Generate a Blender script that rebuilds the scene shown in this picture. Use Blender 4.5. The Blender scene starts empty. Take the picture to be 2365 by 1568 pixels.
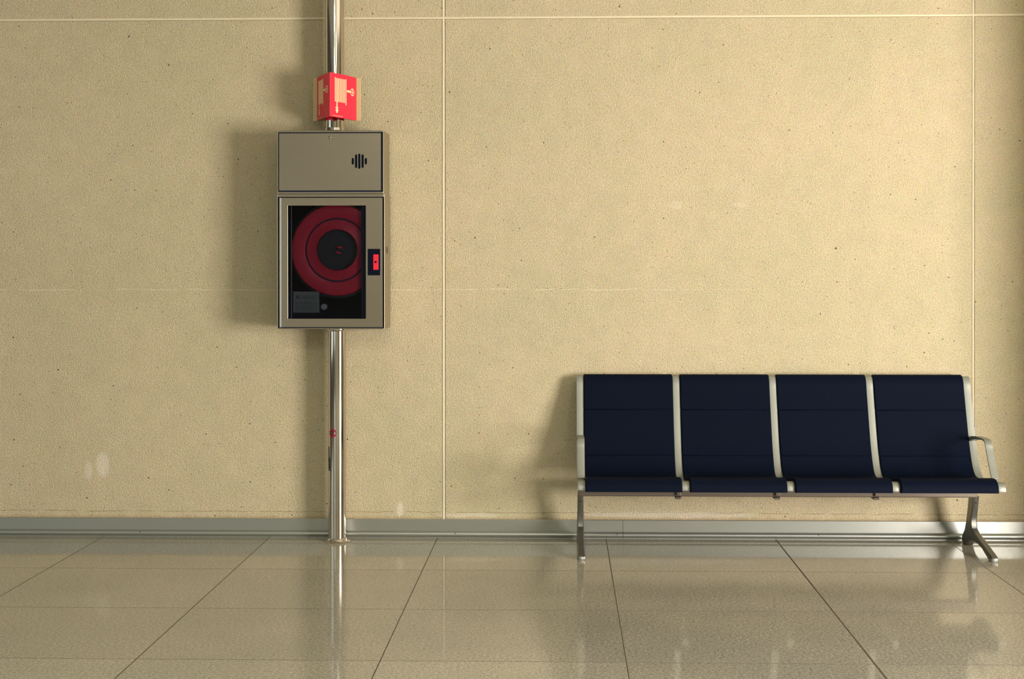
import bpy, bmesh, math, random
from mathutils import Vector, Matrix
import numpy as np

C = bpy.context.scene.collection
S = bpy.context.scene
PI = math.pi

# ------------------------------------------------------------------ camera
cam_d = bpy.data.cameras.new('camera')
cam = bpy.data.objects.new('camera', cam_d)
C.objects.link(cam)
cam_d.sensor_width = 36.0
cam_d.lens = 3300.0 / 2365.0 * 36.0
cam_d.shift_x = (1182.5 - 1209.37) / 2365.0
cam_d.shift_y = (637.68 - 784.0) / 2365.0
p_, y_, r_ = -0.0038, 0.0269, 0.0004
Rc = Matrix.Rotation(y_, 3, 'Z') @ Matrix.Rotation(p_, 3, 'X') @ Matrix.Rotation(r_, 3, 'Y')
rt, fw, up = Rc @ Vector((1, 0, 0)), Rc @ Vector((0, 1, 0)), Rc @ Vector((0, 0, 1))
M = Matrix.Identity(4)
for i in range(3):
    M[i][0], M[i][1], M[i][2] = rt[i], up[i], -fw[i]
M[0][3], M[1][3], M[2][3] = 0.0, -8.2885, 1.55
cam.matrix_world = M
S.camera = cam

# ------------------------------------------------------------------ world and exposure
S.view_settings.view_transform = 'Standard'
S.view_settings.look = 'None'
S.view_settings.gamma = 1.0
S.view_settings.use_curve_mapping = False
S.view_settings.exposure = 0.0
w = bpy.data.worlds.new('world')
S.world = w
w.use_nodes = True
w.node_tree.nodes['Background'].inputs[0].default_value = (0.55, 0.65, 0.7, 1)
w.node_tree.nodes['Background'].inputs[1].default_value = 0.3

def area(name, loc, target, sx, sy, power, col, spread=PI):
    d = bpy.data.lights.new(name, 'AREA')
    d.shape = 'RECTANGLE'
    d.size, d.size_y = sx, sy
    d.energy = power
    d.color = col
    d.spread = spread
    o = bpy.data.objects.new(name, d)
    C.objects.link(o)
    o.location = loc
    o.rotation_euler = (Vector(target) - Vector(loc)).to_track_quat('-Z', 'Y').to_euler()
    return o

# daylight entering by the glazed door on the right of the hall
DA = math.radians(57)                      # the entrance stands at an angle to the bench wall
DN = Vector((-math.sin(DA), math.cos(DA), 0)); DT = Vector((math.cos(DA), math.sin(DA), 0))
DC = Vector((5.8, -6.0, 0))
_p = DC + DN * .06 + Vector((0, 0, 1.15))
area('door_daylight', _p, _p + DN, 2.2, 2.2, 765, (1.0, 0.91, 0.83))
# cooler fill light at an added, unseen window on the left
area('left_fill_light', (-7.9, -5.2, 2.0), (0, -5.2, 2.0), 5.4, 2.8, 42, (0.80, 0.97, 0.95))
# fill light at an added window at the hall's far end, behind the camera
area('rear_fill_light', (-6.2, -12.85, 1.7), (-4.0, 0, 1.7), 3.0, 2.6, 28, (0.97, 0.97, 0.84))
# unseen ceiling lights added as fill behind the camera
for k, (lx, ly) in enumerate(((-0.6, -7.2), (2.6, -8.6), (-0.6, -10.4), (2.6, -11.2))):
    area('ceiling_fill_light', (lx, ly, 4.22), (lx, ly, 0), 1.2, 0.6, 84, (0.95, 0.97, 0.84))

# ------------------------------------------------------------------ helpers
def nt(name):
    m = bpy.data.materials.new(name)
    m.use_nodes = True
    t = m.node_tree
    return m, t, t.nodes['Principled BSDF']

class N:
    def __init__(s, t): s.t = t
    def n(s, ty, **kw):
        x = s.t.nodes.new(ty)
        for k, v in kw.items(): setattr(x, k, v)
        return x
    def l(s, a, b): s.t.links.new(a, b)
    def put(s, sock, v):
        if isinstance(v, (int, float)): sock.default_value = v
        elif isinstance(v, tuple): sock.default_value = v
        else: s.l(v, sock)
    def m(s, op, a, b=None, c=None, clamp=False):
        x = s.n('ShaderNodeMath', operation=op, use_clamp=clamp)
        s.put(x.inputs[0], a)
        if b is not None: s.put(x.inputs[1], b)
        if c is not None: s.put(x.inputs[2], c)
        return x.outputs[0]
    def mix(s, f, a, b, bt='MIX'):
        x = s.n('ShaderNodeMix', data_type='RGBA', blend_type=bt)
        s.put(x.inputs[0], f); s.put(x.inputs[6], a); s.put(x.inputs[7], b)
        return x.outputs[2]
    def noise(s, vec, scale, detail=2.0, rough=0.5):
        x = s.n('ShaderNodeTexNoise')
        s.l(vec, x.inputs['Vector']); x.inputs['Scale'].default_value = scale
        x.inputs['Detail'].default_value = detail; x.inputs['Roughness'].default_value = rough
        return x
    def vor(s, vec, scale, feature='F1'):
        x = s.n('ShaderNodeTexVoronoi', feature=feature)
        s.l(vec, x.inputs['Vector']); x.inputs['Scale'].default_value = scale
        return x
    def ramp(s, f, stops):
        x = s.n('ShaderNodeValToRGB')
        s.l(f, x.inputs[0])
        el = x.color_ramp.elements
        el[0].position, el[0].color = stops[0][0], stops[0][1]
        el[1].position, el[1].color = stops[-1][0], stops[-1][1]
        for p, c in stops[1:-1]:
            e = el.new(p); e.color = c
        return x.outputs[0]
    def smooth(s, v, lo, hi):
        x = s.n('ShaderNodeMapRange', interpolation_type='SMOOTHSTEP')
        s.put(x.inputs[0], v); s.put(x.inputs[1], lo); s.put(x.inputs[2], hi)
        return x.outputs[0]

def g(v): return (v, v, v, 1)

def metal(name, col, rough, metallic=1.0, brushed=None, grain=0.03):
    m, t, b = nt(name)
    n = N(t)
    tc = n.n('ShaderNodeTexCoord')
    mp = n.n('ShaderNodeMapping')
    n.l(tc.outputs['Object'], mp.inputs[0])
    mp.inputs['Scale'].default_value = brushed or (1, 1, 1)
    no = n.noise(mp.outputs[0], 180 if brushed else 60, 3)
    r = n.m('MULTIPLY_ADD', no.outputs[0], grain * 2, rough - grain)
    n.l(r, b.inputs['Roughness'])
    c = n.mix(no.outputs[0], tuple([x * .93 for x in col] + [1]), tuple([min(1, x * 1.05) for x in col] + [1]))
    n.l(c, b.inputs['Base Color'])
    b.inputs['Metallic'].default_value = metallic
    return m

def plain(name, col, rough=0.5, metallic=0.0, vary=0.08, scale=90, spec=None, bump=0.0):
    m, t, b = nt(name)
    n = N(t)
    tc = n.n('ShaderNodeTexCoord')
    no = n.noise(tc.outputs['Object'], scale, 3)
    c = n.mix(no.outputs[0], tuple([x * (1 - vary) for x in col] + [1]), tuple([min(1, x * (1 + vary)) for x in col] + [1]))
    n.l(c, b.inputs['Base Color'])
    b.inputs['Roughness'].default_value = rough
    b.inputs['Metallic'].default_value = metallic
    if spec is not None: b.inputs['Specular IOR Level'].default_value = spec
    if bump:
        bp = n.n('ShaderNodeBump'); bp.inputs['Strength'].default_value = bump; bp.inputs['Distance'].default_value = .001
        n.l(no.outputs[0], bp.inputs['Height']); n.l(bp.outputs[0], b.inputs['Normal'])
    return m

# ------------------------------------------------------------------ materials
def wall_material():
    m, t, b = nt('exposed_aggregate_wall')
    n = N(t)
    geo = n.n('ShaderNodeNewGeometry').outputs['Position']
    sep = n.n('ShaderNodeSeparateXYZ'); n.l(geo, sep.inputs[0])
    X, Y, Z = sep.outputs
    big = n.noise(geo, 1.1, 3, .55)
    mid = n.noise(geo, 9, 4, .6)
    gr = n.noise(geo, 125, 3, .85)
    col = n.ramp(gr.outputs[0], [(0.30, (0.34, 0.27, 0.15, 1)), (0.46, (0.60, 0.50, 0.315, 1)), (0.60, (0.74, 0.63, 0.42, 1)), (0.75, (0.92, 0.83, 0.62, 1))])
    peb = n.vor(geo, 165)
    col = n.mix(0.30, col, n.mix(0.75, peb.outputs['Color'], (0.62, 0.52, 0.33, 1)), 'MIX')
    col = n.mix(n.smooth(mid.outputs[0], .3, .7), n.mix(1.0, col, (0.93, 0.94, 0.93, 1), 'MULTIPLY'), col)
    col = n.mix(n.smooth(big.outputs[0], .35, .65), n.mix(1.0, col, (0.93, 0.96, 0.94, 1), 'MULTIPLY'), col)
    # dark and rusty stones, only in some cells
    for sc, thr, keep, dark in ((15, .055, .30, (0.10, 0.065, 0.03, 1)), (36, .10, .55, (0.20, 0.14, 0.07, 1)), (8.5, .036, .30, (0.035, 0.026, 0.016, 1))):
        v = n.vor(geo, sc)
        sx = n.n('ShaderNodeSeparateColor'); n.l(v.outputs['Color'], sx.inputs[0])
        jit = n.m('MULTIPLY_ADD', sx.outputs[1], thr * .8, thr * .45)
        wob = n.m('MULTIPLY_ADD', gr.outputs[0], thr * .8, n.m('MULTIPLY', v.outputs['Distance'], 1.0))
        near = n.m('LESS_THAN', wob, n.m('ADD', jit, thr * .30))
        ok = n.m('MULTIPLY', near, n.m('GREATER_THAN', sx.outputs[0], keep))
        col = n.mix(n.m('MULTIPLY', ok, .85), col, dark)
    # hairline at mid height and the fine crack close to the baseboard
    wz = n.noise(geo, 3.0, 9, .78)
    d = n.m('ABSOLUTE', n.m('SUBTRACT', Z, n.m('MULTIPLY_ADD', wz.outputs[0], 0.040, 1.420)))
    brk = n.noise(geo, 7, 2)
    f = n.m('MULTIPLY', n.m('SUBTRACT', 1.0, n.smooth(d, .0008, .0032)), n.smooth(brk.outputs[0], .38, .55))
    f = n.m('MULTIPLY', f, n.m('SUBTRACT', 1.0, n.smooth(X, .3, 1.6)))
    col = n.mix(n.m('MULTIPLY', f, .45), col, (0.93, 0.86, 0.68, 1))
    d2 = n.m('ABSOLUTE', n.m('SUBTRACT', Z, n.m('MULTIPLY_ADD', wz.outputs[0], 0.03, .131)))
    f2 = n.m('MULTIPLY', n.m('SUBTRACT', 1.0, n.smooth(d2, .0008, .003)), n.smooth(brk.outputs[0], .40, .5))
    col = n.mix(n.m('MULTIPLY', f2, .6), col, (0.25, 0.17, 0.08, 1))
    # whitish scuffs and a grubby strip above the baseboard
    for (px, pz, rx, rz, a) in ((-2.688, .41, .045, .085, .38), (-2.77, .38, .03, .06, .25), (-.944, .165, .022, .055, .45), (.66, 1.93, .04, .03, .15), (1.03, 1.93, .05, .02, .15), (.62, .135, .55, .022, .30), (-.53, .125, .2, .02, .30)):
        ex = n.m('DIVIDE', n.m('SUBTRACT', X, px), rx); ez = n.m('DIVIDE', n.m('SUBTRACT', Z, pz), rz)
        e = n.m('ADD', n.m('MULTIPLY', ex, ex), n.m('MULTIPLY', ez, ez))
        e = n.m('ADD', e, n.m('MULTIPLY_ADD', mid.outputs[0], 1.6, -.8))
        col = n.mix(n.m('MULTIPLY', n.m('SUBTRACT', 1.0, n.smooth(e, .3, 1.1)), a), col, (0.88, 0.84, 0.72, 1))
    dirt = n.m('MULTIPLY', n.m('SUBTRACT', 1.0, n.smooth(n.m('ADD', Z, n.m('MULTIPLY_ADD', mid.outputs[0], .03, -.015)), .108, .128)), .45)
    col = n.mix(dirt, col, (0.34, 0.22, 0.10, 1))
    n.l(col, b.inputs['Base Color'])
    b.inputs['Roughness'].default_value = .85
    b.inputs['Specular IOR Level'].default_value = .2
    bp = n.n('ShaderNodeBump'); bp.inputs['Strength'].default_value = .8; bp.inputs['Distance'].default_value = .006
    n.l(n.m('ADD', gr.outputs[0], n.m('MULTIPLY', peb.outputs['Distance'], -.6)), bp.inputs['Height'])
    n.l(bp.outputs[0], b.inputs['Normal'])
    return m

def floor_material():
    m, t, b = nt('polished_stone_tiles')
    n = N(t)
    geo = n.n('ShaderNodeNewGeometry').outputs['Position']
    sep = n.n('ShaderNodeSeparateXYZ'); n.l(geo, sep.inputs[0])
    X, Y, Z = sep.outputs
    f1 = n.noise(geo, 210, 2, .7)
    f2 = n.noise(geo, 75, 3, .7)
    big = n.noise(geo, 1.3, 4, .6)
    mixf = n.m('MULTIPLY_ADD', f1.outputs[0], .55, n.m('MULTIPLY', f2.outputs[0], .45))
    col = n.ramp(mixf, [(0.34, (0.11, 0.10, 0.075, 1)), (0.47, (0.35, 0.325, 0.255, 1)), (0.55, (0.48, 0.45, 0.36, 1)), (0.68, (0.80, 0.76, 0.63, 1))])
    col = n.mix(n.smooth(big.outputs[0], .35, .65), n.mix(1.0, col, (0.88, 0.9, 0.92, 1), 'MULTIPLY'), col)
    # tile to tile tone
    cx = n.m('FLOOR', n.m('DIVIDE', n.m('ADD', X, 2.678 + 9.771), .9771))
    cy = n.m('FLOOR', n.m('DIVIDE', n.m('ADD', Y, 0.044 + 17.24), .8622))
    cmb = n.n('ShaderNodeCombineXYZ'); n.l(cx, cmb.inputs[0]); n.l(cy, cmb.inputs[1])
    wn = n.n('ShaderNodeTexWhiteNoise', noise_dimensions='3D'); n.l(cmb.outputs[0], wn.inputs['Vector'])
    tone = n.m('MULTIPLY_ADD', wn.outputs['Value'], .12, .92)
    tc = n.n('ShaderNodeCombineColor')
    for i in range(3): n.l(tone, tc.inputs[i])
    col = n.mix(1.0, col, tc.outputs[0], 'MULTIPLY')
    # joints
    def joint(A, off, pitch, half):
        u = n.m('MODULO', n.m('ADD', A, off), pitch)
        d = n.m('MINIMUM', u, n.m('SUBTRACT', pitch, u))
        return n.m('SUBTRACT', 1.0, n.smooth(d, half * .6, half * 1.4))
    jx = joint(X, 2.678 + 9.771, .9771, .0024)
    jy = joint(Y, 0.044 + 17.244, .8622, .0026)
    # the joint right of the bench centre is wider
    wide = n.m('SUBTRACT', 1.0, n.smooth(n.m('ABSOLUTE', n.m('SUBTRACT', X, -2.678 + 4 * .9771)), .003, .0058))
    j = n.m('MAXIMUM', n.m('MAXIMUM', jx, n.m('MULTIPLY', jy, .75)), wide)
    col = n.mix(n.m('MULTIPLY', j, .88), col, (0.035, 0.018, 0.012, 1))
    # small dark scratches
    sv = n.n('ShaderNodeMapping'); n.l(geo, sv.inputs[0]); sv.inputs['Scale'].default_value = (1.0, 3.5, 1)
    v = n.vor(sv.outputs[0], 2.3)
    sc = n.n('ShaderNodeSeparateColor'); n.l(v.outputs['Color'], sc.inputs[0])
    sp = n.m('MULTIPLY', n.m('LESS_THAN', n.m('MULTIPLY_ADD', f2.outputs[0], .03, v.outputs['Distance']), .036), n.m('GREATER_THAN', sc.outputs[0], .72))
    col = n.mix(n.m('MULTIPLY', sp, .55), col, (0.06, 0.04, 0.03, 1))
    n.l(col, b.inputs['Base Color'])
    rough = n.m('MULTIPLY_ADD', big.outputs[0], .05, n.m('MULTIPLY_ADD', j, .5, .045))
    n.l(rough, b.inputs['Roughness'])
    b.inputs['IOR'].default_value = 1.45
    bp = n.n('ShaderNodeBump'); bp.inputs['Strength'].default_value = .5; bp.inputs['Distance'].default_value = .002
    n.l(n.m('SUBTRACT', 1.0, j), bp.inputs['Height'])
    n.l(bp.outputs[0], b.inputs['Normal'])
    return m

M_wall = wall_material()
M_floor = floor_material()
M_seal = plain('joint_sealant', (0.72, 0.645, 0.46), .7, vary=.05, scale=40)
M_plaster = plain('hall_plaster', (0.42, 0.39, 0.31), .85, vary=.06, scale=6)
M_panel = plain('dark_wall_panels', (0.075, 0.08, 0.085), .7, vary=.1, scale=4)
M_ceil = plain('ceiling_paint', (0.55, 0.53, 0.46), .9, vary=.04, scale=5)
M_base = metal('anodised_baseboard', (0.43, 0.45, 0.42), .37, .85, brushed=(.05, 1, 6), grain=.05)
M_gap = plain('baseboard_gap', (0.03, 0.025, 0.02), .8)
M_chrome = metal('polished_steel', (0.66, 0.605, 0.54), .075, 1.0, grain=.01)
M_steel = metal('brushed_steel', (0.39, 0.345, 0.275), .31, 1.0, brushed=(.06, 1, 2), grain=.02)
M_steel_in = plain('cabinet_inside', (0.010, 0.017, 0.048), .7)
M_alu = metal('cast_aluminium', (0.32, 0.335, 0.30), .46, .5, grain=.04)
M_alu_dark = metal('leg_aluminium', (0.20, 0.20, 0.18), .36, .8, grain=.05)
M_beam = plain('beam_paint', (0.17, 0.14, 0.11), .45, .3)
M_black = plain('black_leather', (0.0015, 0.0042, 0.0135), .62, vary=.35, scale=400, spec=.06, bump=.5)
M_plastic = plain('black_plastic', (0.003, 0.005, 0.016), .45, spec=.08)
M_red = plain('sign_red', (0.84, 0.020, 0.060), .42, vary=.03)
M_redlatch = plain('latch_red', (0.80, 0.014, 0.045), .35, vary=.04)
M_picto = plain('pictogram_cream', (0.95, 0.72, 0.42), .5, vary=.03)
M_glowback = plain('sign_back_plastic', (0.60, 0.49, 0.26), .5, vary=.04)
M_reel = plain('reel_red', (0.50, 0.012, 0.040), .36, vary=.06)
M_hose = plain('rubber_hose', (0.012, 0.016, 0.022), .55)
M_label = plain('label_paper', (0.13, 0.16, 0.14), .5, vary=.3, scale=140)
M_ink = plain('label_ink', (0.01, 0.012, 0.02), .6)
M_stick = plain('sticker_red', (0.55, 0.04, 0.09), .5, vary=.5, scale=300)
M_lamp = plain('luminaire_frame', (0.7, 0.7, 0.68), .5)

def glass_mat():
    m = bpy.data.materials.new('cabinet_glass'); m.use_nodes = True
    t = m.node_tree; t.nodes.clear(); n = N(t)
    out = n.n('ShaderNodeOutputMaterial')
    tr = n.n('ShaderNodeBsdfTransparent'); tr.inputs[0].default_value = (.68, .69, .74, 1)
    gl = n.n('ShaderNodeBsdfGlossy'); gl.inputs['Roughness'].default_value = .03; gl.inputs[0].default_value = (.9, .9, .9, 1)
    fr = n.n('ShaderNodeFresnel'); fr.inputs[0].default_value = 1.22
    mx = n.n('ShaderNodeMixShader')
    n.l(fr.outputs[0], mx.inputs[0]); n.l(tr.outputs[0], mx.inputs[1]); n.l(gl.outputs[0], mx.inputs[2])
    n.l(mx.outputs[0], out.inputs[0])
    return m
M_glass = glass_mat()

# ------------------------------------------------------------------ mesh helpers
def obj(name, bm, mat, parent=None, smooth=None, bevel=None, loc=None):
    me = bpy.data.meshes.new(name)
    bmesh.ops.recalc_face_normals(bm, faces=bm.faces)
    bm.to_mesh(me); bm.free()
    me.materials.append(mat)
    o = bpy.data.objects.new(name, me); C.objects.link(o)
    if parent: o.parent = parent
    if loc: o.location = loc
    if bevel:
        md = o.modifiers.new('bevel', 'BEVEL'); md.width = bevel[0]; md.segments = bevel[1]
        md.limit_method = 'ANGLE'; md.angle_limit = math.radians(35)
    if smooth:
        me.polygons.foreach_set('use_smooth', [True] * len(me.polygons))
        md = o.modifiers.new('split', 'EDGE_SPLIT'); md.split_angle = math.radians(smooth)
    return o

def tag(o, label=None, cat=None, group=None, kind=None):
    if label: o['label'] = label
    if cat: o['category'] = cat
    if group: o['group'] = group
    if kind: o['kind'] = kind
    return o

def thing(name, label, cat, loc, group=None):
    o = bpy.data.objects.new(name, None); C.objects.link(o); o.location = loc
    o.empty_display_size = .1
    return tag(o, label, cat, group)

def box(bm, x0, x1, y0, y1, z0, z1):
    v = [bm.verts.new((x, y, z)) for x in (x0, x1) for y in (y0, y1) for z in (z0, z1)]
    for f in ((0, 1, 3, 2), (4, 6, 7, 5), (0, 4, 5, 1), (2, 3, 7, 6), (0, 2, 6, 4), (1, 5, 7, 3)):
        bm.faces.new([v[i] for i in f])
    return bm

def B(*a):
    return box(bmesh.new(), *a)

def prism_x(bm, prof, x0, x1):
    """closed profile of (y,z) points extruded along X"""
    a = [bm.verts.new((x0, y, z)) for y, z in prof]
    b = [bm.verts.new((x1, y, z)) for y, z in prof]
    n = len(prof)
    for i in range(n):
        j = (i + 1) % n
        bm.faces.new((a[i], a[j], b[j], b[i]))
    bm.faces.new(a); bm.faces.new(b[::-1])
    return bm

def cyl(bm, r, z0, z1, n=48, cx=0, cy=0, axis='Z'):
    lathe(bm, [(0, z0), (r, z0), (r, z1), (0, z1)], n, cx, cy, axis)
    return bm

def lathe(bm, prof, n=64, cx=0, cy=0, axis='Z', a0=0.0):
    """profile (radius, height) turned around Z (or around Y: height = y, centre cx,z=cy)"""
    rings = []
    for r, h in prof:
        if r < 1e-6:
            ring = [(0.0, 0.0, h)]
        else:
            ring = [(r * math.cos(a0 + 2 * PI * i / n), r * math.sin(a0 + 2 * PI * i / n), h) for i in range(n)]
        pts = []
        for (a, b_, h_) in ring:
            pts.append(bm.verts.new((cx + a, cy + b_, h_) if axis == 'Z' else (cx + a, h_, cy + b_)))
        rings.append(pts)
    for A, D in zip(rings[:-1], rings[1:]):
        if len(A) == 1 and len(D) == 1: continue
        for i in range(n):
            j = (i + 1) % n
            if len(A) == 1: bm.faces.new((A[0], D[i], D[j]))
            elif len(D) == 1: bm.faces.new((A[i], D[0], A[j]))
            else: bm.faces.new((A[i], D[i], D[j], A[j]))
    return bm

def smooth_path(pts, k=6):
    """Catmull-Rom through 2-D points"""
    P = [pts[0]] + list(pts) + [pts[-1]]
    out = []
    for i in range(1, len(P) - 2):
        p0, p1, p2, p3 = [Vector(P[i + d]) for d in (-1, 0, 1, 2)]
        for s in range(k):
            t = s / k
            q = .5 * ((2 * p1) + (p2 - p0) * t + (2 * p0 - 5 * p1 + 4 * p2 - p3) * t * t + (3 * p1 - p0 - 3 * p2 + p3) * t ** 3)
            out.append((q.x, q.y))
    out.append(tuple(pts[-1]))
    return out

def normals2(path):
    out = []
    for i in range(len(path)):
        a = Vector(path[max(i - 1, 0)]); b = Vector(path[min(i + 1, len(path) - 1)])
        d = (b - a).normalized()
        out.append(Vector((d.y, -d.x)))
    return out

# ------------------------------------------------------------------ structure
HX0, HX1, HY, HZ = -8.0, 9.0, -13.0, 4.3
ZJ = 3.019
def struct(name, bm, mat, **k):
    return tag(obj(name, bm, mat, **k), kind='structure')

struct('floor', B(HX0, HX1, HY, 0.2, -.1, 0), M_floor)
struct('wall_back', B(HX0, HX1, 0, .2, 0, HZ), M_wall)
struct('ceiling', B(HX0, HX1, HY, .2, HZ, HZ + .1), M_ceil)
bm = bmesh.new()
box(bm, HX0, -7.8, HY - .2, HY, 0, HZ); box(bm, -4.6, HX1, HY - .2, HY, 0, HZ)
box(bm, -7.8, -4.6, HY - .2, HY, 0, .36); box(bm, -7.8, -4.6, HY - .2, HY, 3.04, HZ)
struct('wall_rear', bm, M_plaster)
bm = bmesh.new()
for x in (-7.8, -6.23, -4.66): box(bm, x, x + .06, HY - .12, HY - .06, .36, 3.04)
for z in (.36, 2.98): box(bm, -7.74, -4.66, HY - .12, HY - .06, z, z + .06)
struct('fill_window_2', bm, M_lamp)  # frame of the unseen rear window, added to carry fill light
struct('wall_right', B(HX1, HX1 + .2, HY, .2, 0, HZ), M_plaster)
# left wall with the opening of the added fill window
bm = bmesh.new()
box(bm, HX0 - .2, HX0, HY, -7.9, 0, HZ); box(bm, HX0 - .2, HX0, -2.5, .2, 0, HZ)
box(bm, HX0 - .2, HX0, -7.9, -2.5, 0, .6); box(bm, HX0 - .2, HX0, -7.9, -2.5, 3.4, HZ)
struct('wall_left', bm, M_panel)
bm = bmesh.new()
for y in (-7.9, -6.1, -4.3, -2.56): box(bm, HX0 - .12, HX0 - .06, y, y + .06, .6, 3.4)
for z in (.6, 3.34): box(bm, HX0 - .12, HX0 - .06, -7.84, -2.5, z, z + .06)
struct('fill_window_1', bm, M_lamp)  # frame of the unseen left window, added to hold the cool fill
# partition with the glazed entrance, turned towards the bench wall
def turned(bm):
    R_ = Matrix.Rotation(DA, 4, 'Z')
    for v in bm.verts: v.co = R_ @ v.co + DC
    return bm
bm = bmesh.new()
box(bm, -2.3, -1.16, -.1, .05, 0, HZ); box(bm, 1.16, 3.0, -.1, .05, 0, HZ); box(bm, -1.16, 1.16, -.1, .05, 2.52, HZ)
struct('wall_entrance', turned(bm), M_plaster)
bm = bmesh.new()
for x in (-1.16, 1.11): box(bm, x, x + .05, -.04, .02, 0, 2.52)
box(bm, -1.11, 1.11, -.04, .02, 2.47, 2.52)
struct('door_1', turned(bm), M_lamp)
# unseen square column, added to shade the right end of the wall
struct('shade_column', B(3.02, 3.58, -.98, -.42, 0, HZ), M_wall)

# sealed joints of the wall panels
def bead(x0, x1, z0, z1, vertical, dx0=0, dx1=0):
    bm = bmesh.new()
    n = 7
    rnd = random.Random(5)
    L = 60
    rows = []
    for i in range(L + 1):
        t = i / L
        jit = rnd.uniform(-.0006, .0006)
        row = []
        for k in range(n):
            a = PI * k / (n - 1)
            off = -math.cos(a) * .0072 + jit
            dep = -.0045 * math.sin(a) - .0001
            if vertical: row.append(bm.verts.new((x0 + off, dep, z0 + (z1 - z0) * t)))
            else: row.append(bm.verts.new((x0 + (x1 - x0) * t, dep, z0 + off)))
        rows.append(row)
    for i in range(L):
        for k in range(n - 1):
            bm.faces.new((rows[i][k], rows[i][k + 1], rows[i + 1][k + 1], rows[i + 1][k]))
    return bm
def joint_gap(v, x0, x1, z0, z1):
    return B(x0, x1, -.0016, .004, z0, z1)
struct('trim_1', bead(HX0, HX1, ZJ, ZJ, False), M_seal, smooth=60)
struct('trim_2', bead(-.689, 0, .107, HZ, True), M_seal, smooth=60)
struct('trim_3', bead(2.364, 0, .107, HZ, True), plain('faded_sealant', (0.70, 0.61, 0.42), .8, vary=.05, scale=40), smooth=60)
struct('trim_4', B(-.6795, -.6775, -.0014, .004, .107, HZ), M_gap)
struct('trim_5', B(2.371, 2.3735, -.0014, .004, .107, HZ), M_gap)
struct('trim_6', B(HX0, HX1, -.0012, .004, ZJ - .0095, ZJ - .0078), plain('joint_edge_line', (.30, .22, .11), .8))  # thin brown line along the lower edge of the top joint

# baseboard in two lengths
bprof = [(.0, .1073), (-.012, .1073), (-.0135, .105), (-.0135, .0405), (-.0120, .0395), (-.0120, .0380), (-.0145, .0370)]
for k in range(9):
    a = PI * .5 - PI * .72 * k / 8
    bprof.append((-.0175 - .015 * math.cos(a) if a > 0 else -.0175 - .015 * math.cos(a), .021 + .0155 * math.sin(a)))
bprof += [(-.022, .0045), (-.022, 0.0005), (0, .0005)]
XJ = .352
def base(x0, x1, screws):
    o = struct('baseboard_back', prism_x(bmesh.new(), bprof, x0, x1), M_base, smooth=25)
    for sx in screws:
        b2 = lathe(bmesh.new(), [(0, -.0330), (.0028, -.0330), (.0032, -.030), (0, -.030)], 12, sx, .0285, 'Y')
        obj('screw', b2, M_gap, o)
base(HX0, XJ - .0009, (-2.46, -.62, .318))
base(XJ + .0009, HX1, (1.475, 2.85))

# ------------------------------------------------------------------ pole below the cabinet
PX, PY = -1.290, -.128
t = thing('support_post', 'polished steel post standing on the floor and carrying the hose cabinet', 'post', (PX, PY, 0))
obj('pipe', lathe(bmesh.new(), [(.0, .004), (.0515, .004), (.0515, 1.2195), (0, 1.2195)], 96), M_chrome, t, smooth=40)
obj('floor_flange', lathe(bmesh.new(), [(.0525, .0005), (.078, .0005), (.079, .003), (.077, .0055), (.060, .0075), (.0545, .020), (.0525, .021), (.0525, .0005)], 96), M_chrome, t, smooth=50)
obj('top_collar', lathe(bmesh.new(), [(.0520, 1.2195), (.060, 1.2195), (.061, 1.214), (.0575, 1.206), (.0520, 1.204), (.0520, 1.2195)], 96), M_chrome, t, smooth=50)
def curved_patch(r, zc, ang_c, shape, thick=.0006):
    """shape: list of (arc offset in m, z offset) outline filled on the pipe's surface"""
    bm = bmesh.new()
    c = bm.verts.new((r * math.cos(ang_c), r * math.sin(ang_c), zc))
    vs = []
    for a, z in shape:
        th = ang_c + a / r
        vs.append(bm.verts.new((r * math.cos(th), r * math.sin(th), zc + z)))
    for i in range(len(vs)): bm.faces.new((c, vs[i], vs[(i + 1) % len(vs)]))
    bm2 = bmesh.ops.solidify(bm, geom=bm.faces[:], thickness=thick)
    return bm
disc = [(.0225 * math.cos(2 * PI * k / 24), .0255 * math.sin(2 * PI * k / 24)) for k in range(24)]
s = tag(obj('sticker', curved_patch(.0522, .6235, math.radians(-112), disc), M_stick, t), 'small round red sticker halfway up the post')
bm = bmesh.new()
for (a, z, wd, h) in ((-.004, .010, .018, .0022), (.004, .0045, .010, .0012), (-.002, -.001, .024, .0010), (.001, -.0065, .020, .0012), (-.006, -.013, .008, .0018)):
    th = math.radians(-112) + a / .0526
    q = []
    for sa, sz in ((-1, -1), (1, -1), (1, 1), (-1, 1)):
        tt = th + sa * wd / 2 / .0526
        q.append(bm.verts.new((.0530 * math.cos(tt), .0530 * math.sin(tt), .6235 + z + sz * h)))
    bm.faces.new(q)
obj('sticker_print', bm, M_ink, s)
bm = bmesh.new()
# dark tape with a loose tail on the left side of the post
rows = []
for k in range(13):
    z = .545 - .138 * k / 12
    wdt = .004 if k < 6 else (.012 + .004 * math.sin(k * 2.1))
    ac = math.radians(-146) + (.16 * k / 12)
    rows.append([bm.verts.new((r_ * math.cos(ac + s_ * wdt / .052), r_ * math.sin(ac + s_ * wdt / .052), z)) for r_ in (.0520, .0535) for s_ in (-.5, .5)])
for a, b_ in zip(rows[:-1], rows[1:]):
    for i, j in ((0, 1), (1, 3), (3, 2), (2, 0)): bm.faces.new((a[i], a[j], b_[j], b_[i]))
bm.faces.new([rows[0][i] for i in (0, 1, 3, 2)]); bm.faces.new([rows[-1][i] for i in (0, 2, 3, 1)])
tag(obj('tape', bm, M_ink, t), 'black tape remnant on the post')

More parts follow.
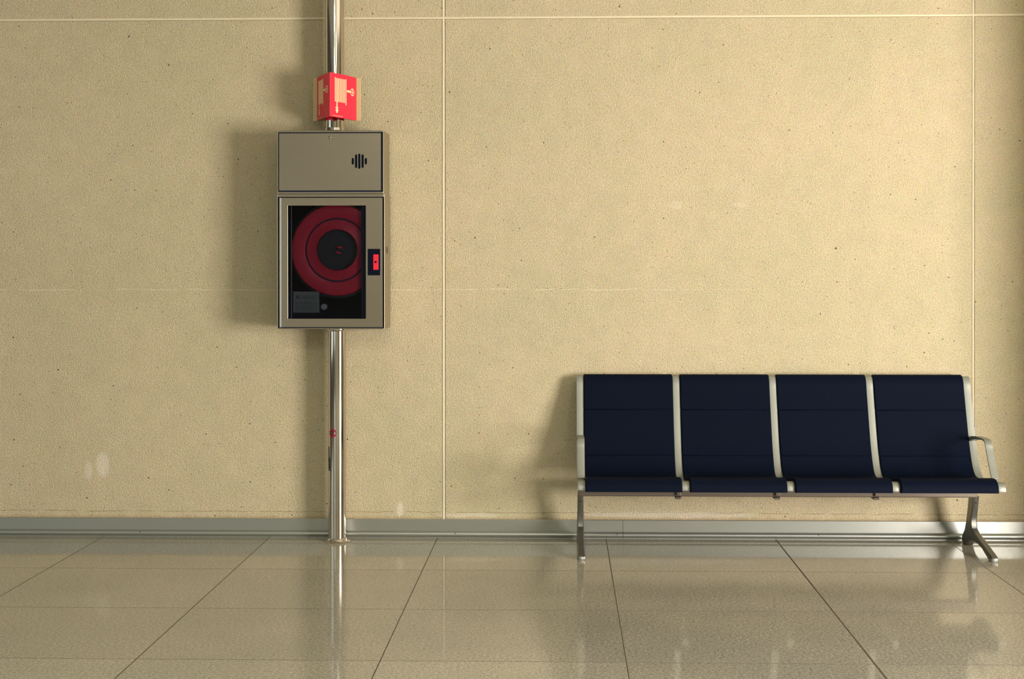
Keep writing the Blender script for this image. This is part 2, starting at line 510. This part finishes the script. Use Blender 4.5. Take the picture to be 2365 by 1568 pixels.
# ------------------------------------------------------------------ pipe above the cabinet
UX = -1.301
t = thing('riser_pipe', 'polished steel pipe rising from the cabinet top past the red sign', 'pipe', (UX, PY, 2.3365))
obj('pipe', lathe(bmesh.new(), [(0, .001), (.0545, .001), (.0545, HZ - 2.3375), (0, HZ - 2.3375)], 96), M_chrome, t, smooth=40)
obj('collar', lathe(bmesh.new(), [(.055, .0005), (.067, .0005), (.0675, .010), (.064, .014), (.0585, .015), (.0575, .030), (.055, .031), (.055, .0005)], 96), M_chrome, t, smooth=40)

# ------------------------------------------------------------------ folded hose sign
t = thing('hose_reel_sign', 'red folded fire hose sign fixed around the pipe above the cabinet', 'sign', (-1.298, -.09, 2.41))
FY, EY = -.235, .006     # fold and edge depth in the sign's own frame
SH = .247
def face_pt(side, u, v, off=0.0):
    """u 0 at the fold .. 1 at the outer edge, v 0 at the top .. 1 at the bottom"""
    ex = -.113 if side < 0 else .1145
    a = Vector((0.0, FY)); b_ = Vector((ex, EY))
    d = (b_ - a).normalized(); nrm = Vector((d.y, -d.x)) * (1 if side > 0 else -1)
    p = a + (b_ - a) * u + nrm * (.007 * math.sin(PI * u) + off)
    return (p.x, p.y, .004 + SH * (1 - v))
def face_strip(bm, side, u0, u1, v0, v1, o0, o1, n=1):
    if side: pass
    ring = []
    for i in range(n + 1):
        u = u0 + (u1 - u0) * i / n
        ring.append([bm.verts.new(face_pt(side, u, v, o)) for v, o in ((v0, o0), (v1, o0), (v1, o1), (v0, o1))])
    for a, b_ in zip(ring[:-1], ring[1:]):
        for i in range(4):
            j = (i + 1) % 4
            bm.faces.new((a[i], a[j], b_[j], b_[i]))
    bm.faces.new(ring[0]); bm.faces.new(ring[-1][::-1])
    return bm
for side in (-1, 1):
    pf = obj('sign_panel', face_strip(bmesh.new(), side, 0.004, 1, 0, 1, -.0025, 0, 16), M_red, t, smooth=30)
    pb = bmesh.new()
    S_ = lambda u: u if side > 0 else 1 - u       # the pictogram reads left to right on both faces
    def bar(u0, u1, v0, v1): face_strip(pb, side, *sorted((S_(u0), S_(u1))), v0, v1, .0001, .0009, 2)
    k0, k1, nb = .150, .585, 8
    for i in range(nb):
        c = k0 + (k1 - k0) * (i + .5) / nb
        wd = .0155
        v0, v1 = (.105, .645)
        if i in (0, nb - 1): v0 = .092; wd = .014
        if i == nb - 1: v1 = .69
        if i == 1: v1 = .77; wd = .018
        bar(c - wd, c + wd, v0, v1)
    cn = k0 + (k1 - k0) * 1.5 / nb
    for (v0, v1, wd) in ((.77, .785, .055), (.785, .80, .03), (.80, .825, .022), (.825, .84, .055), (.84, .855, .035), (.855, .885, .028), (.885, .905, .014)):
        bar(cn - wd, cn + wd, v0, v1)
    bar(.595, .74, .335, .385)
    # hand wheel: ring and cross
    n = 28; uc, vc, ru, rv = .815, .362, .082, .088
    rg = []
    for i in range(n):
        a = 2 * PI * i / n
        rg.append([pb.verts.new(face_pt(side, S_(uc + q * ru * math.cos(a)), vc + q * rv * math.sin(a), .0009)) for q in (.78, 1.0)])
    for i in range(n):
        a, b_ = rg[i], rg[(i + 1) % n]
        pb.faces.new((a[0], a[1], b_[1], b_[0]))
    bar(uc - ru * .8, uc + ru * .8, vc - .008, vc + .008)
    bar(uc - .010, uc + .010, vc - rv * .8, vc - .008); bar(uc - .010, uc + .010, vc + .008, vc + rv * .8)
    # illegible small print along the lower edge
    rnd = random.Random(3)
    u = .09
    while u < .42:
        L_ = rnd.uniform(.012, .03); bar(u, u + L_, .962, .972); u += L_ + .012
    obj('pictogram', pb, M_picto, pf)
obj('back_plate', B(-.137, .140, .0085, .0115, .004, .004 + SH), M_glowback, t, bevel=(.001, 1))
bm = bmesh.new()
lathe(bm, [(.0555, .10), (.0585, .10), (.0585, .125), (.0555, .125), (.0555, .10)], 64, -.003, -.038)
obj('clamp', bm, M_steel, t, smooth=40)

# ------------------------------------------------------------------ hose cabinet
CX, CB, CF = -1.299, -.004, -.302    # centre, back, front plane
def cxp(px): return (px - 764.0) / 410.0            # measured on the front plane
def czp(py): return (760.0 - py) / 410.4
t = thing('hose_cabinet', 'stainless steel fire hose cabinet with glazed door and speaker panel on top', 'cabinet', (CX, 0, 1.2225))
D0 = CF                       # front of the shell
L0, L1 = cxp(640.5), cxp(888.5); U0, U1 = cxp(641.5), cxp(886.5)
ZS = czp(449)                 # where both boxes meet
ZT = czp(302.5)
# lower shell, hollow and open at the front
bm = bmesh.new()
th = .0035
YB = -.030
box(bm, L0, L0 + th, D0, YB, 0, ZS); box(bm, L1 - th, L1, D0, YB, 0, ZS)
box(bm, L0 + th, L1 - th, D0, YB, 0, .006); box(bm, L0 + th, L1 - th, D0, YB, ZS - .016, ZS)
obj('cabinet_body', bm, M_steel, t, bevel=(.0012, 2))
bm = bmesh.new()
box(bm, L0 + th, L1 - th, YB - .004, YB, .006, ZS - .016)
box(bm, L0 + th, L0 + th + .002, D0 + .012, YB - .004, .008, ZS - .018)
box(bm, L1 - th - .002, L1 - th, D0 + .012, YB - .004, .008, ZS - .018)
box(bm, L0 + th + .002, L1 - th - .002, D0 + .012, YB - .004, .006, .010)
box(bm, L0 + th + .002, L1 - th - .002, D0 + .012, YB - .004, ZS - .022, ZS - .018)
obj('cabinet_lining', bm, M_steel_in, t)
obj('wall_bracket', B(-.2, .2, YB, -.001, .08, ZT - .08), M_steel, t)
# upper box
bm = bmesh.new()
box(bm, U0, U0 + th, D0, YB, ZS + .0015, ZT); box(bm, U1 - th, U1, D0, YB, ZS + .0015, ZT)
box(bm, U0 + th, U1 - th, D0, YB, ZS + .0015, ZS + .012); box(bm, U0 + th, U1 - th, D0, YB, ZT - .010, ZT)
box(bm, U0 + th, U1 - th, D0 + .020, D0 + .022, ZS + .012, ZT - .010)
obj('speaker_box', bm, M_steel, t, bevel=(.0012, 2))
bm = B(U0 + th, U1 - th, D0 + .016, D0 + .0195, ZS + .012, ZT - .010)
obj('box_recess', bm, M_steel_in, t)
# upper panel with slots cut through it
up0, up1, uz0, uz1 = cxp(645.5), cxp(880.5), czp(440.5), czp(309)
slots = [(815.6, 7.5), (823.2, 15.5), (830.6, 17.5), (838.2, 15.5), (845.6, 7.5)]
bm = bmesh.new()
def slot_outline(px, hh):
    c = cxp(px); zc = czp(373.5); r = 2.55 / 410; h = hh / 410.4 - r
    pts = []
    for k in range(9): a = PI * k / 8; pts.append((c + r * math.cos(a), zc + h + r * math.sin(a)))
    for k in range(9): a = PI + PI * k / 8; pts.append((c + r * math.cos(a), zc - h + r * math.sin(a)))
    return pts
outer = [(up0, uz0), (up1, uz0), (up1, uz1), (up0, uz1)]
loops = [outer] + [slot_outline(*s_) for s_ in slots]
edges = []
for lp in loops:
    vs = [bm.verts.new((x, D0 - .001, z)) for x, z in lp]
    for i in range(len(vs)): edges.append(bm.edges.new((vs[i], vs[(i + 1) % len(vs)])))
bmesh.ops.triangle_fill(bm, edges=edges, use_beauty=True, use_dissolve=False)
# drop faces lying inside the slots
for f in list(bm.faces):
    c = f.calc_center_median()
    for s_ in slots:
        if abs(c.x - cxp(s_[0])) < 2.4 / 410 and abs(c.z - czp(373.5)) < s_[1] / 410.4 and all(abs(v.co.x - cxp(s_[0])) < 2.7 / 410 for v in f.verts):
            bm.faces.remove(f); break
geom = bmesh.ops.extrude_face_region(bm, geom=bm.faces[:])
bmesh.ops.translate(bm, verts=[v for v in geom['geom'] if isinstance(v, bmesh.types.BMVert)], vec=(0, .009, 0))
pn = obj('upper_panel', bm, M_steel, t, bevel=(.0003, 1))
gb = bmesh.new()
for s_ in slots:
    o_ = slot_outline(s_[0], s_[1])
    a = [gb.verts.new((x, D0 + .004, z)) for x, z in o_]; b_ = [gb.verts.new((x, D0 + .0075, z)) for x, z in o_]
    gb.faces.new(a[::-1]); gb.faces.new(b_)
    for i in range(len(a)): gb.faces.new((a[i], a[(i + 1) % len(a)], b_[(i + 1) % len(a)], b_[i]))
tag(obj('speaker_slot', gb, M_plastic, pn), 'black speaker slots')
lk = obj('lock', lathe(bmesh.new(), [(0, D0 - .003), (.0035, D0 - .003), (.0042, D0 - .0055), (.0062, D0 - .0055), (.0085, D0 - .001), (0, D0 - .001)], 32, cxp(762), czp(318.5), 'Y'), M_chrome, pn, smooth=40)
# lower door: frame, rounded left edge, glass, handle
dz0, dz1 = czp(755.5), czp(457.5)
dx0, dx1 = cxp(644.5), cxp(884)
wx0, wx1, wz0, wz1 = cxp(665.5), cxp(845.5), czp(736), czp(475.5)
bm = bmesh.new()
ya, yb = D0 - .002, D0 + .012
def ring_prism(bm, o4, i4, ya, yb):
    a = [bm.verts.new((x, ya, z)) for x, z in o4]; b_ = [bm.verts.new((x, ya, z)) for x, z in i4]
    c = [bm.verts.new((x, yb, z)) for x, z in o4]; d = [bm.verts.new((x, yb, z)) for x, z in i4]
    for i in range(4):
        j = (i + 1) % 4
        bm.faces.new((a[i], a[j], b_[j], b_[i])); bm.faces.new((c[i], d[i], d[j], c[j]))
        bm.faces.new((a[i], c[i], c[j], a[j])); bm.faces.new((b_[i], b_[j], d[j], d[i]))
R4 = lambda x0, x1, z0, z1: [(x0, z0), (x1, z0), (x1, z1), (x0, z1)]
ring_prism(bm, R4(dx0 + .0135, dx1, dz0, dz1), R4(wx0, wx1, wz0, wz1), ya, yb)
door = obj('door', bm, M_steel, t, bevel=(.0012, 2))
prof = [(dx0 + .0085, ya - .0002)]
bm = bmesh.new()
arc = []
for k in range(9):
    a = PI * .5 * k / 8
    arc.append((dx0 + .0145 - .0145 * math.sin(a), ya - .0004 + .0125 * (1 - math.cos(a))))
arc += [(dx0, yb + .001), (dx0 + .0145, yb + .001)]
a = [bm.verts.new((x, y, dz0)) for x, y in arc]; b_ = [bm.verts.new((x, y, dz1)) for x, y in arc]
for i in range(len(arc)): j = (i + 1) % len(arc); bm.faces.new((a[i], a[j], b_[j], b_[i]))
bm.faces.new(a[::-1]); bm.faces.new(b_)
obj('door_edge', bm, M_chrome, door, smooth=50)
obj('glass_pane', B(wx0 - .0001, wx1 + .0001, ya + .0008, ya + .0045, wz0 - .0001, wz1 + .0001), M_glass, door)
hx0, hx1, hz0, hz1 = cxp(850.2), cxp(878.8), czp(636), czp(575.3)
hd = tag(obj('handle', B(hx0, hx1, ya - .006, ya - .0002, hz0, hz1), M_plastic, door, bevel=(.003, 3)), 'black latch plate')
obj('latch', B(cxp(863.2), cxp(875), ya - .0105, ya - .0058, czp(623.5), czp(588)), M_redlatch, hd, bevel=(.0012, 2))
obj('keyhole', lathe(bmesh.new(), [(0, ya - .0113), (.0060, ya - .0113), (.0060, ya - .0103), (0, ya - .0103)], 24, cxp(868.8), czp(605.3), 'Y'), M_plastic, hd)

# hose reel inside
reel = bpy.data.objects.new('hose_reel', None); C.objects.link(reel); reel.parent = t
reel.location = (.0295, -.2, czp(577.5)); reel['label'] = 'round red hose reel behind the glass'
y0 = -.062
def yv(d): return y0 + d
RO = .258
obj('front_disc', lathe(bmesh.new(), [(.118, yv(.020)), (.115, yv(.004)), (.118, yv(-.001)), (.124, yv(0)), (.132, yv(.003)), (.168, yv(.004)), (.171, yv(.004)), (.1725, yv(.010)), (.180, yv(.010)), (.1815, yv(.002)), (.186, yv(0)), (.246, yv(-.001)), (.254, yv(.001)), (RO, yv(.006)), (RO, yv(.012)), (.25, yv(.014)), (.13, yv(.022)), (.118, yv(.020))], 160, 0, 0, 'Y'), M_reel, reel, smooth=35)
obj('groove', lathe(bmesh.new(), [(.1722, yv(.0085)), (.1803, yv(.0085)), (.1803, yv(.0098)), (.1722, yv(.0098)), (.1722, yv(.0085))], 128, 0, 0, 'Y'), M_steel_in, reel)
bm = bmesh.new()
for (R_, d_) in ((.262, .028), (.262, .058), (.236, .043), (.262, .088), (.262, .115)):
    pr = [(R_ + .0135 * math.cos(2 * PI * k / 12), yv(d_ + .0135 * math.sin(2 * PI * k / 12))) for k in range(13)]
    lathe(bm, pr, 96, 0, 0, 'Y')
tag(obj('hose', bm, M_hose, reel, smooth=60), 'dark coiled hose')
obj('drum', lathe(bmesh.new(), [(.0, yv(.026)), (.116, yv(.026)), (.116, yv(.13)), (0, yv(.13))], 96, 0, 0, 'Y'), M_hose, reel, smooth=40)
bm = bmesh.new()
for a0, a1 in ((.5, 2.3), (3.5, 5.2)):
    vs = []
    for i in range(13):
        a = a0 + (a1 - a0) * i / 12
        vs.append([bm.verts.new((.012 + q * math.cos(a), yv(yy), q * math.sin(a))) for q, yy in ((.012, .008), (.022, .008), (.022, .024), (.012, .024))])
    for a, b_ in zip(vs[:-1], vs[1:]):
        for i in range(4): j = (i + 1) % 4; bm.faces.new((a[i], a[j], b_[j], b_[i]))
    bm.faces.new(vs[0]); bm.faces.new(vs[-1][::-1])
tag(obj('hub_ring', bm, M_reel, reel), 'red ring at the hub')
obj('axle', lathe(bmesh.new(), [(0, yv(.012)), (.011, yv(.012)), (.011, yv(.026)), (0, yv(.026))], 24, .012, 0, 'Y'), M_hose, reel)

gd = tag(obj('reel_shade_strip', B(cxp(834), cxp(862), D0 + .016, D0 + .060, .05, ZS - .03), M_steel_in, t, bevel=(.004, 2)), 'dark upright strip behind the glass standing for shade on the reel')  # dark strip added where the reel's right side fades into shade
# paper notice low inside the glass
lx0, lx1, lz0, lz1 = cxp(677), cxp(737), czp(722), czp(673.5)
nl = D0 + .0135
lab = tag(obj('notice', B(lx0, lx1, nl, nl + .0008, lz0, lz1), M_label, t), 'printed notice behind the glass')
bm = bmesh.new()
def ink(px0, px1, py0, py1): box(bm, cxp(px0), cxp(px1), nl - .0006, nl - .0001, czp(py1), czp(py0))
# letter N as two stems and a diagonal
ink(683.2, 684.6, 682, 691); ink(689.2, 690.6, 682, 691)
q = [(683.2, 682), (685.0, 682), (690.6, 691), (688.8, 691)]
a = [bm.verts.new((cxp(x), nl - .0006, czp(y))) for x, y in q]; b_ = [bm.verts.new((cxp(x), nl - .0001, czp(y))) for x, y in q]
bm.faces.new(a); bm.faces.new(b_[::-1])
for i in range(4): j = (i + 1) % 4; bm.faces.new((a[i], b_[i], b_[j], a[j]))
rnd = random.Random(9)
for r_i, yy in enumerate((683, 686.5, 690, 697, 700.5, 704, 707.5, 711, 714.5, 718)):
    x = 694 if r_i < 3 else 681
    while x < 731:
        L_ = rnd.uniform(2, 7); ink(x, min(x + L_, 733), yy, yy + .9); x += L_ + 1.3
obj('notice_print', bm, M_ink, lab)
obj('pressure_gauge', lathe(bmesh.new(), [(0, nl + .022), (.016, nl + .022), (.0175, nl + .025), (.0175, nl + .042), (0, nl + .042)], 32, cxp(746), czp(709), 'Y'), plain('gauge_face', (.22, .25, .24), .4), t, smooth=40)
obj('hinge_rod', lathe(bmesh.new(), [(0, .03), (.0035, .03), (.0035, ZS - .06), (0, ZS - .06)], 16, cxp(672), D0 + .020), plain('hinge_steel', (.10, .11, .13), .4, .6), t, smooth=40)

# ------------------------------------------------------------------ bench
BX = [.102 + i * .5490 for i in range(5)]
FWD = .0385
bench = thing('waiting_bench', 'four seat black waiting bench with aluminium frames standing against the wall', 'bench', (1.2, -.35, 0))
ox, oy = 1.2, -.35
def by(p): return [(y - oy, z) for y, z in p]
ctrl = [(-.038, .928), (-.062, .9415), (-.086, .9385), (-.106, .912), (-.122, .860), (-.158, .757), (-.220, .590), (-.262, .506), (-.302, .448), (-.350, .412), (-.420, .398), (-.520, .404), (-.620, .420), (-.690, .4315), (-.735, .4305), (-.757, .415), (-.763, .385)]
path = by(smooth_path(ctrl, 6))
nrm = normals2(path)
# make sure the normal points to the sitting side (towards -y / +z)
if nrm[len(nrm) // 2].y < 0: nrm = [-q for q in nrm]
def offset(i, d): return (path[i][0] + nrm[i].x * d, path[i][1] + nrm[i].y * d)
last = len(path) - 1
def seam_depth(i):
    z = path[i][1]
    return 0
# arc length of the path and positions of the seams
al = [0]
for i in range(last): al.append(al[-1] + (Vector(path[i + 1]) - Vector(path[i])).length)
def s_at_z(z):
    for i in range(last):
        if path[i][1] >= z > path[i + 1][1]:
            f_ = (path[i][1] - z) / (path[i][1] - path[i + 1][1]); return al[i] + f_ * (al[i + 1] - al[i])
def at_s(s):
    s = max(0, min(al[-1], s))
    for i in range(last):
        if al[i + 1] >= s:
            f_ = (s - al[i]) / max(1e-9, al[i + 1] - al[i])
            p = Vector(path[i]).lerp(Vector(path[i + 1]), f_); n_ = nrm[i].lerp(nrm[i + 1], f_).normalized()
            return p, n_
    return Vector(path[-1]), nrm[-1]
seams = [s_at_z(.757), s_at_z(.508)]
samples = sorted(set([round(x, 5) for x in al] + [round(s_ + d_, 5) for s_ in seams for d_ in (-.004, -.0018, 0, .0018, .004)]))
samples = [s_ for s_ in samples if not any(.0041 > abs(s_ - q) and min(abs(s_ - q - d_) for d_ in (-.004, -.0018, 0, .0018, .004)) > 2e-5 for q in seams)]
def panel_outline():
    top, bot = [], []
    for s_ in samples:
        p, n_ = at_s(s_)
        d = .013 + .010 * max(0, min(1, (s_ / al[-1] - .55) / .15))
        for q in seams:
            if abs(s_ - q) < .002: d = .009
        top.append((p + n_ * d))
        bot.append((p - n_ * .009))
    return top, bot
ptop, pbot = panel_outline()
def seat_panel(x0, x1):
    bm = bmesh.new()
    # inset columns soften the side edges of the upholstery
    cols = [(x0, .55), (x0 + .002, .80), (x0 + .006, 1.0), (x1 - .006, 1.0), (x1 - .002, .80), (x1, .55)]
    T, Bt = [], []
    for x, k in cols:
        T.append([bm.verts.new((x - ox, (pt.x * (.5 + .5 * k) + pb.x * (.5 - .5 * k)), (pt.y * (.5 + .5 * k) + pb.y * (.5 - .5 * k)))) for pt, pb in zip(ptop, pbot)])
        Bt.append([bm.verts.new((x - ox, pb.x, pb.y)) for pb in pbot])
    m_ = len(ptop)
    for c in range(len(cols) - 1):
        for i in range(m_ - 1):
            bm.faces.new((T[c][i], T[c][i + 1], T[c + 1][i + 1], T[c + 1][i]))
            bm.faces.new((Bt[c][i], Bt[c + 1][i], Bt[c + 1][i + 1], Bt[c][i + 1]))
        bm.faces.new((T[c][0], T[c + 1][0], Bt[c + 1][0], Bt[c][0]))
        bm.faces.new((T[c][-1], Bt[c][-1], Bt[c + 1][-1], T[c + 1][-1]))
    for c in (0, len(cols) - 1):
        for i in range(m_ - 1):
            bm.faces.new((T[c][i], Bt[c][i], Bt[c][i + 1], T[c][i + 1]))
    return bm
for i in range(4):
    obj('seat_panel', seat_panel(BX[i] + FWD / 2 + .0012, BX[i + 1] - FWD / 2 - .0012), M_black, bench, smooth=28)
# side frames, a flat bar that follows the shell
def frame_bm(x):
    bm = bmesh.new()
    pts_t = [Vector(path[i]) + nrm[i] * .0035 for i in range(1, last - 1)]
    dep = []
    for i in range(1, last - 1):
        s_ = al[i] / al[-1]
        dep.append(.026 + .022 * math.exp(-((s_ - .55) / .16) ** 2))
    pts_b = [Vector(path[i]) - nrm[i] * dep[i - 1] for i in range(1, last - 1)]
    rows = []
    for a, b_ in zip(pts_t, pts_b):
        rows.append([bm.verts.new((x - ox + sx * FWD / 2, q.x, q.y)) for sx, q in ((-1, a), (1, a), (1, b_), (-1, b_))])
    for a, b_ in zip(rows[:-1], rows[1:]):
        for i in range(4): j = (i + 1) % 4; bm.faces.new((a[i], a[j], b_[j], b_[i]))
    bm.faces.new(rows[0]); bm.faces.new(rows[-1][::-1])
    return bm
for x in BX:
    obj('side_frame', frame_bm(x), M_alu, bench, smooth=30, bevel=(.002, 2))
# main beam and brackets
obj('beam', B(BX[0] - .012 - ox, BX[4] + .008 - ox, -.300 - oy, -.235 - oy, .289, .345), M_beam, bench, bevel=(.006, 3))
for x in BX[1:4]:
    bm = B(x - .021 - ox, x + .014 - ox, -.312 - oy, -.225 - oy, .276, .2885)
    box(bm, x - .014 - ox, x + .012 - ox, -.318 - oy, -.300 - oy, .296, .372)
    obj('bracket', bm, M_beam, bench, bevel=(.004, 2))
# legs
legprof = [(-.300, .300), (-.288, .255), (-.262, .185), (-.250, .140), (-.262, .112), (-.320, .093), (-.420, .075), (-.540, .048), (-.618, .030), (-.640, .020),
           (-.640, .006), (-.625, .001), (-.585, .001), (-.560, .010), (-.470, .036), (-.380, .048), (-.290, .048), (-.225, .036), (-.190, .018), (-.170, .001),
           (-.095, .001), (-.078, .012), (-.080, .038), (-.100, .058), (-.130, .085), (-.158, .135), (-.178, .200), (-.196, .270), (-.202, .300)]
def leg_bm(x):
    bm = bmesh.new()
    pr = by(legprof)
    def half(y, z):
        f_ = max(0, min(1, (.30 - z) / .30)); return .0155 + .0045 * f_
    cy = sum(p[0] for p in pr) / len(pr)
    def ring(sx, k, inset):
        out = []
        n_ = len(pr)
        for i in range(n_):
            a = Vector(pr[i - 1]); c = Vector(pr[(i + 1) % n_]); d = (c - a).normalized(); nn = Vector((d.y, -d.x))
            out.append((x - ox + sx * half(*pr[i]) * k, pr[i][0] + nn.x * inset, max(.0006, pr[i][1] + nn.y * inset)))
        return [bm.verts.new(v) for v in out]
    # orientation test for inward direction
    area2 = sum(pr[i][0] * pr[(i + 1) % len(pr)][1] - pr[(i + 1) % len(pr)][0] * pr[i][1] for i in range(len(pr)))
    sgn = -1 if area2 > 0 else 1
    R_ = [ring(-1, 1, sgn * .005), ring(-1, .72, 0), ring(1, .72, 0), ring(1, 1, sgn * .005)]
    n_ = len(pr)
    for a, b_ in zip(R_[:-1], R_[1:]):
        for i in range(n_): j = (i + 1) % n_; bm.faces.new((a[i], a[j], b_[j], b_[i]))
    bm.faces.new(R_[0]); bm.faces.new(R_[-1][::-1])
    return bm
for x in (BX[0] + .001, BX[4]):
    lg = obj('leg', leg_bm(x), M_alu_dark, bench, smooth=40)
    bm = lathe(bmesh.new(), [(0, 0), (.019, 0), (.0215, .006), (.021, .016), (.015, .022), (0, .024)], 24, x - ox, -.622 - oy)
    obj('foot_pad', bm, M_alu, lg, smooth=50)
    bm = lathe(bmesh.new(), [(0, 0), (.017, 0), (.019, .006), (.018, .02), (0, .026)], 24, x - ox, -.112 - oy)
    obj('foot_pad', bm, M_plastic, lg, smooth=50)
    bm = lathe(bmesh.new(), [(0, -.290 - oy), (.005, -.290 - oy), (.005, -.270 - oy), (0, -.270 - oy)], 16, x - ox, .262, 'Y')
    obj('bolt', bm, M_plastic, lg)
# armrests at both ends: a bent flat bar
armc = [(-.175, .590), (-.215, .612), (-.300, .627), (-.400, .632), (-.478, .633), (-.508, .628), (-.528, .612), (-.545, .580), (-.600, .500), (-.648, .440)]
ap = by(smooth_path(armc, 6)); an = normals2(ap)
for x in (BX[0], BX[4]):
    bm = bmesh.new(); rows = []
    for p, n_ in zip(ap, an):
        p = Vector(p); tk = .0045 + .016 * max(0, min(1, (p.x + oy + .46) / .26)) if p.y > .57 else .0045
        rows.append([bm.verts.new((x - ox + .0195 * sx, (p + n_ * d).x, (p + n_ * d).y)) for sx, d in ((-1, .0045), (1, .0045), (1, -tk), (-1, -tk))])
    for a, b_ in zip(rows[:-1], rows[1:]):
        for i in range(4): j = (i + 1) % 4; bm.faces.new((a[i], a[j], b_[j], b_[i]))
    bm.faces.new(rows[0]); bm.faces.new(rows[-1][::-1])
    obj('armrest', bm, M_alu, bench, smooth=35, bevel=(.0018, 2))

# ------------------------------------------------------------------ ceiling luminaires added for fill (seen only in reflections)
for (lx, ly) in ((-0.6, -7.2), (2.6, -8.6), (-0.6, -10.4), (2.6, -11.2)):
    bm = bmesh.new()
    ring = ((-.66, -.60, -.36, .36), (.60, .66, -.36, .36), (-.60, .60, -.36, -.30), (-.60, .60, .30, .36))
    for (a, b_, c, d) in ring: box(bm, lx + a, lx + b_, ly + c, ly + d, HZ - .09, HZ)
    l_ = obj('ceiling_fill_luminaire', bm, M_lamp)
    tag(l_, 'white framed ceiling luminaire added for fill light behind the viewpoint', 'lamp', 'added ceiling luminaires of the hall')
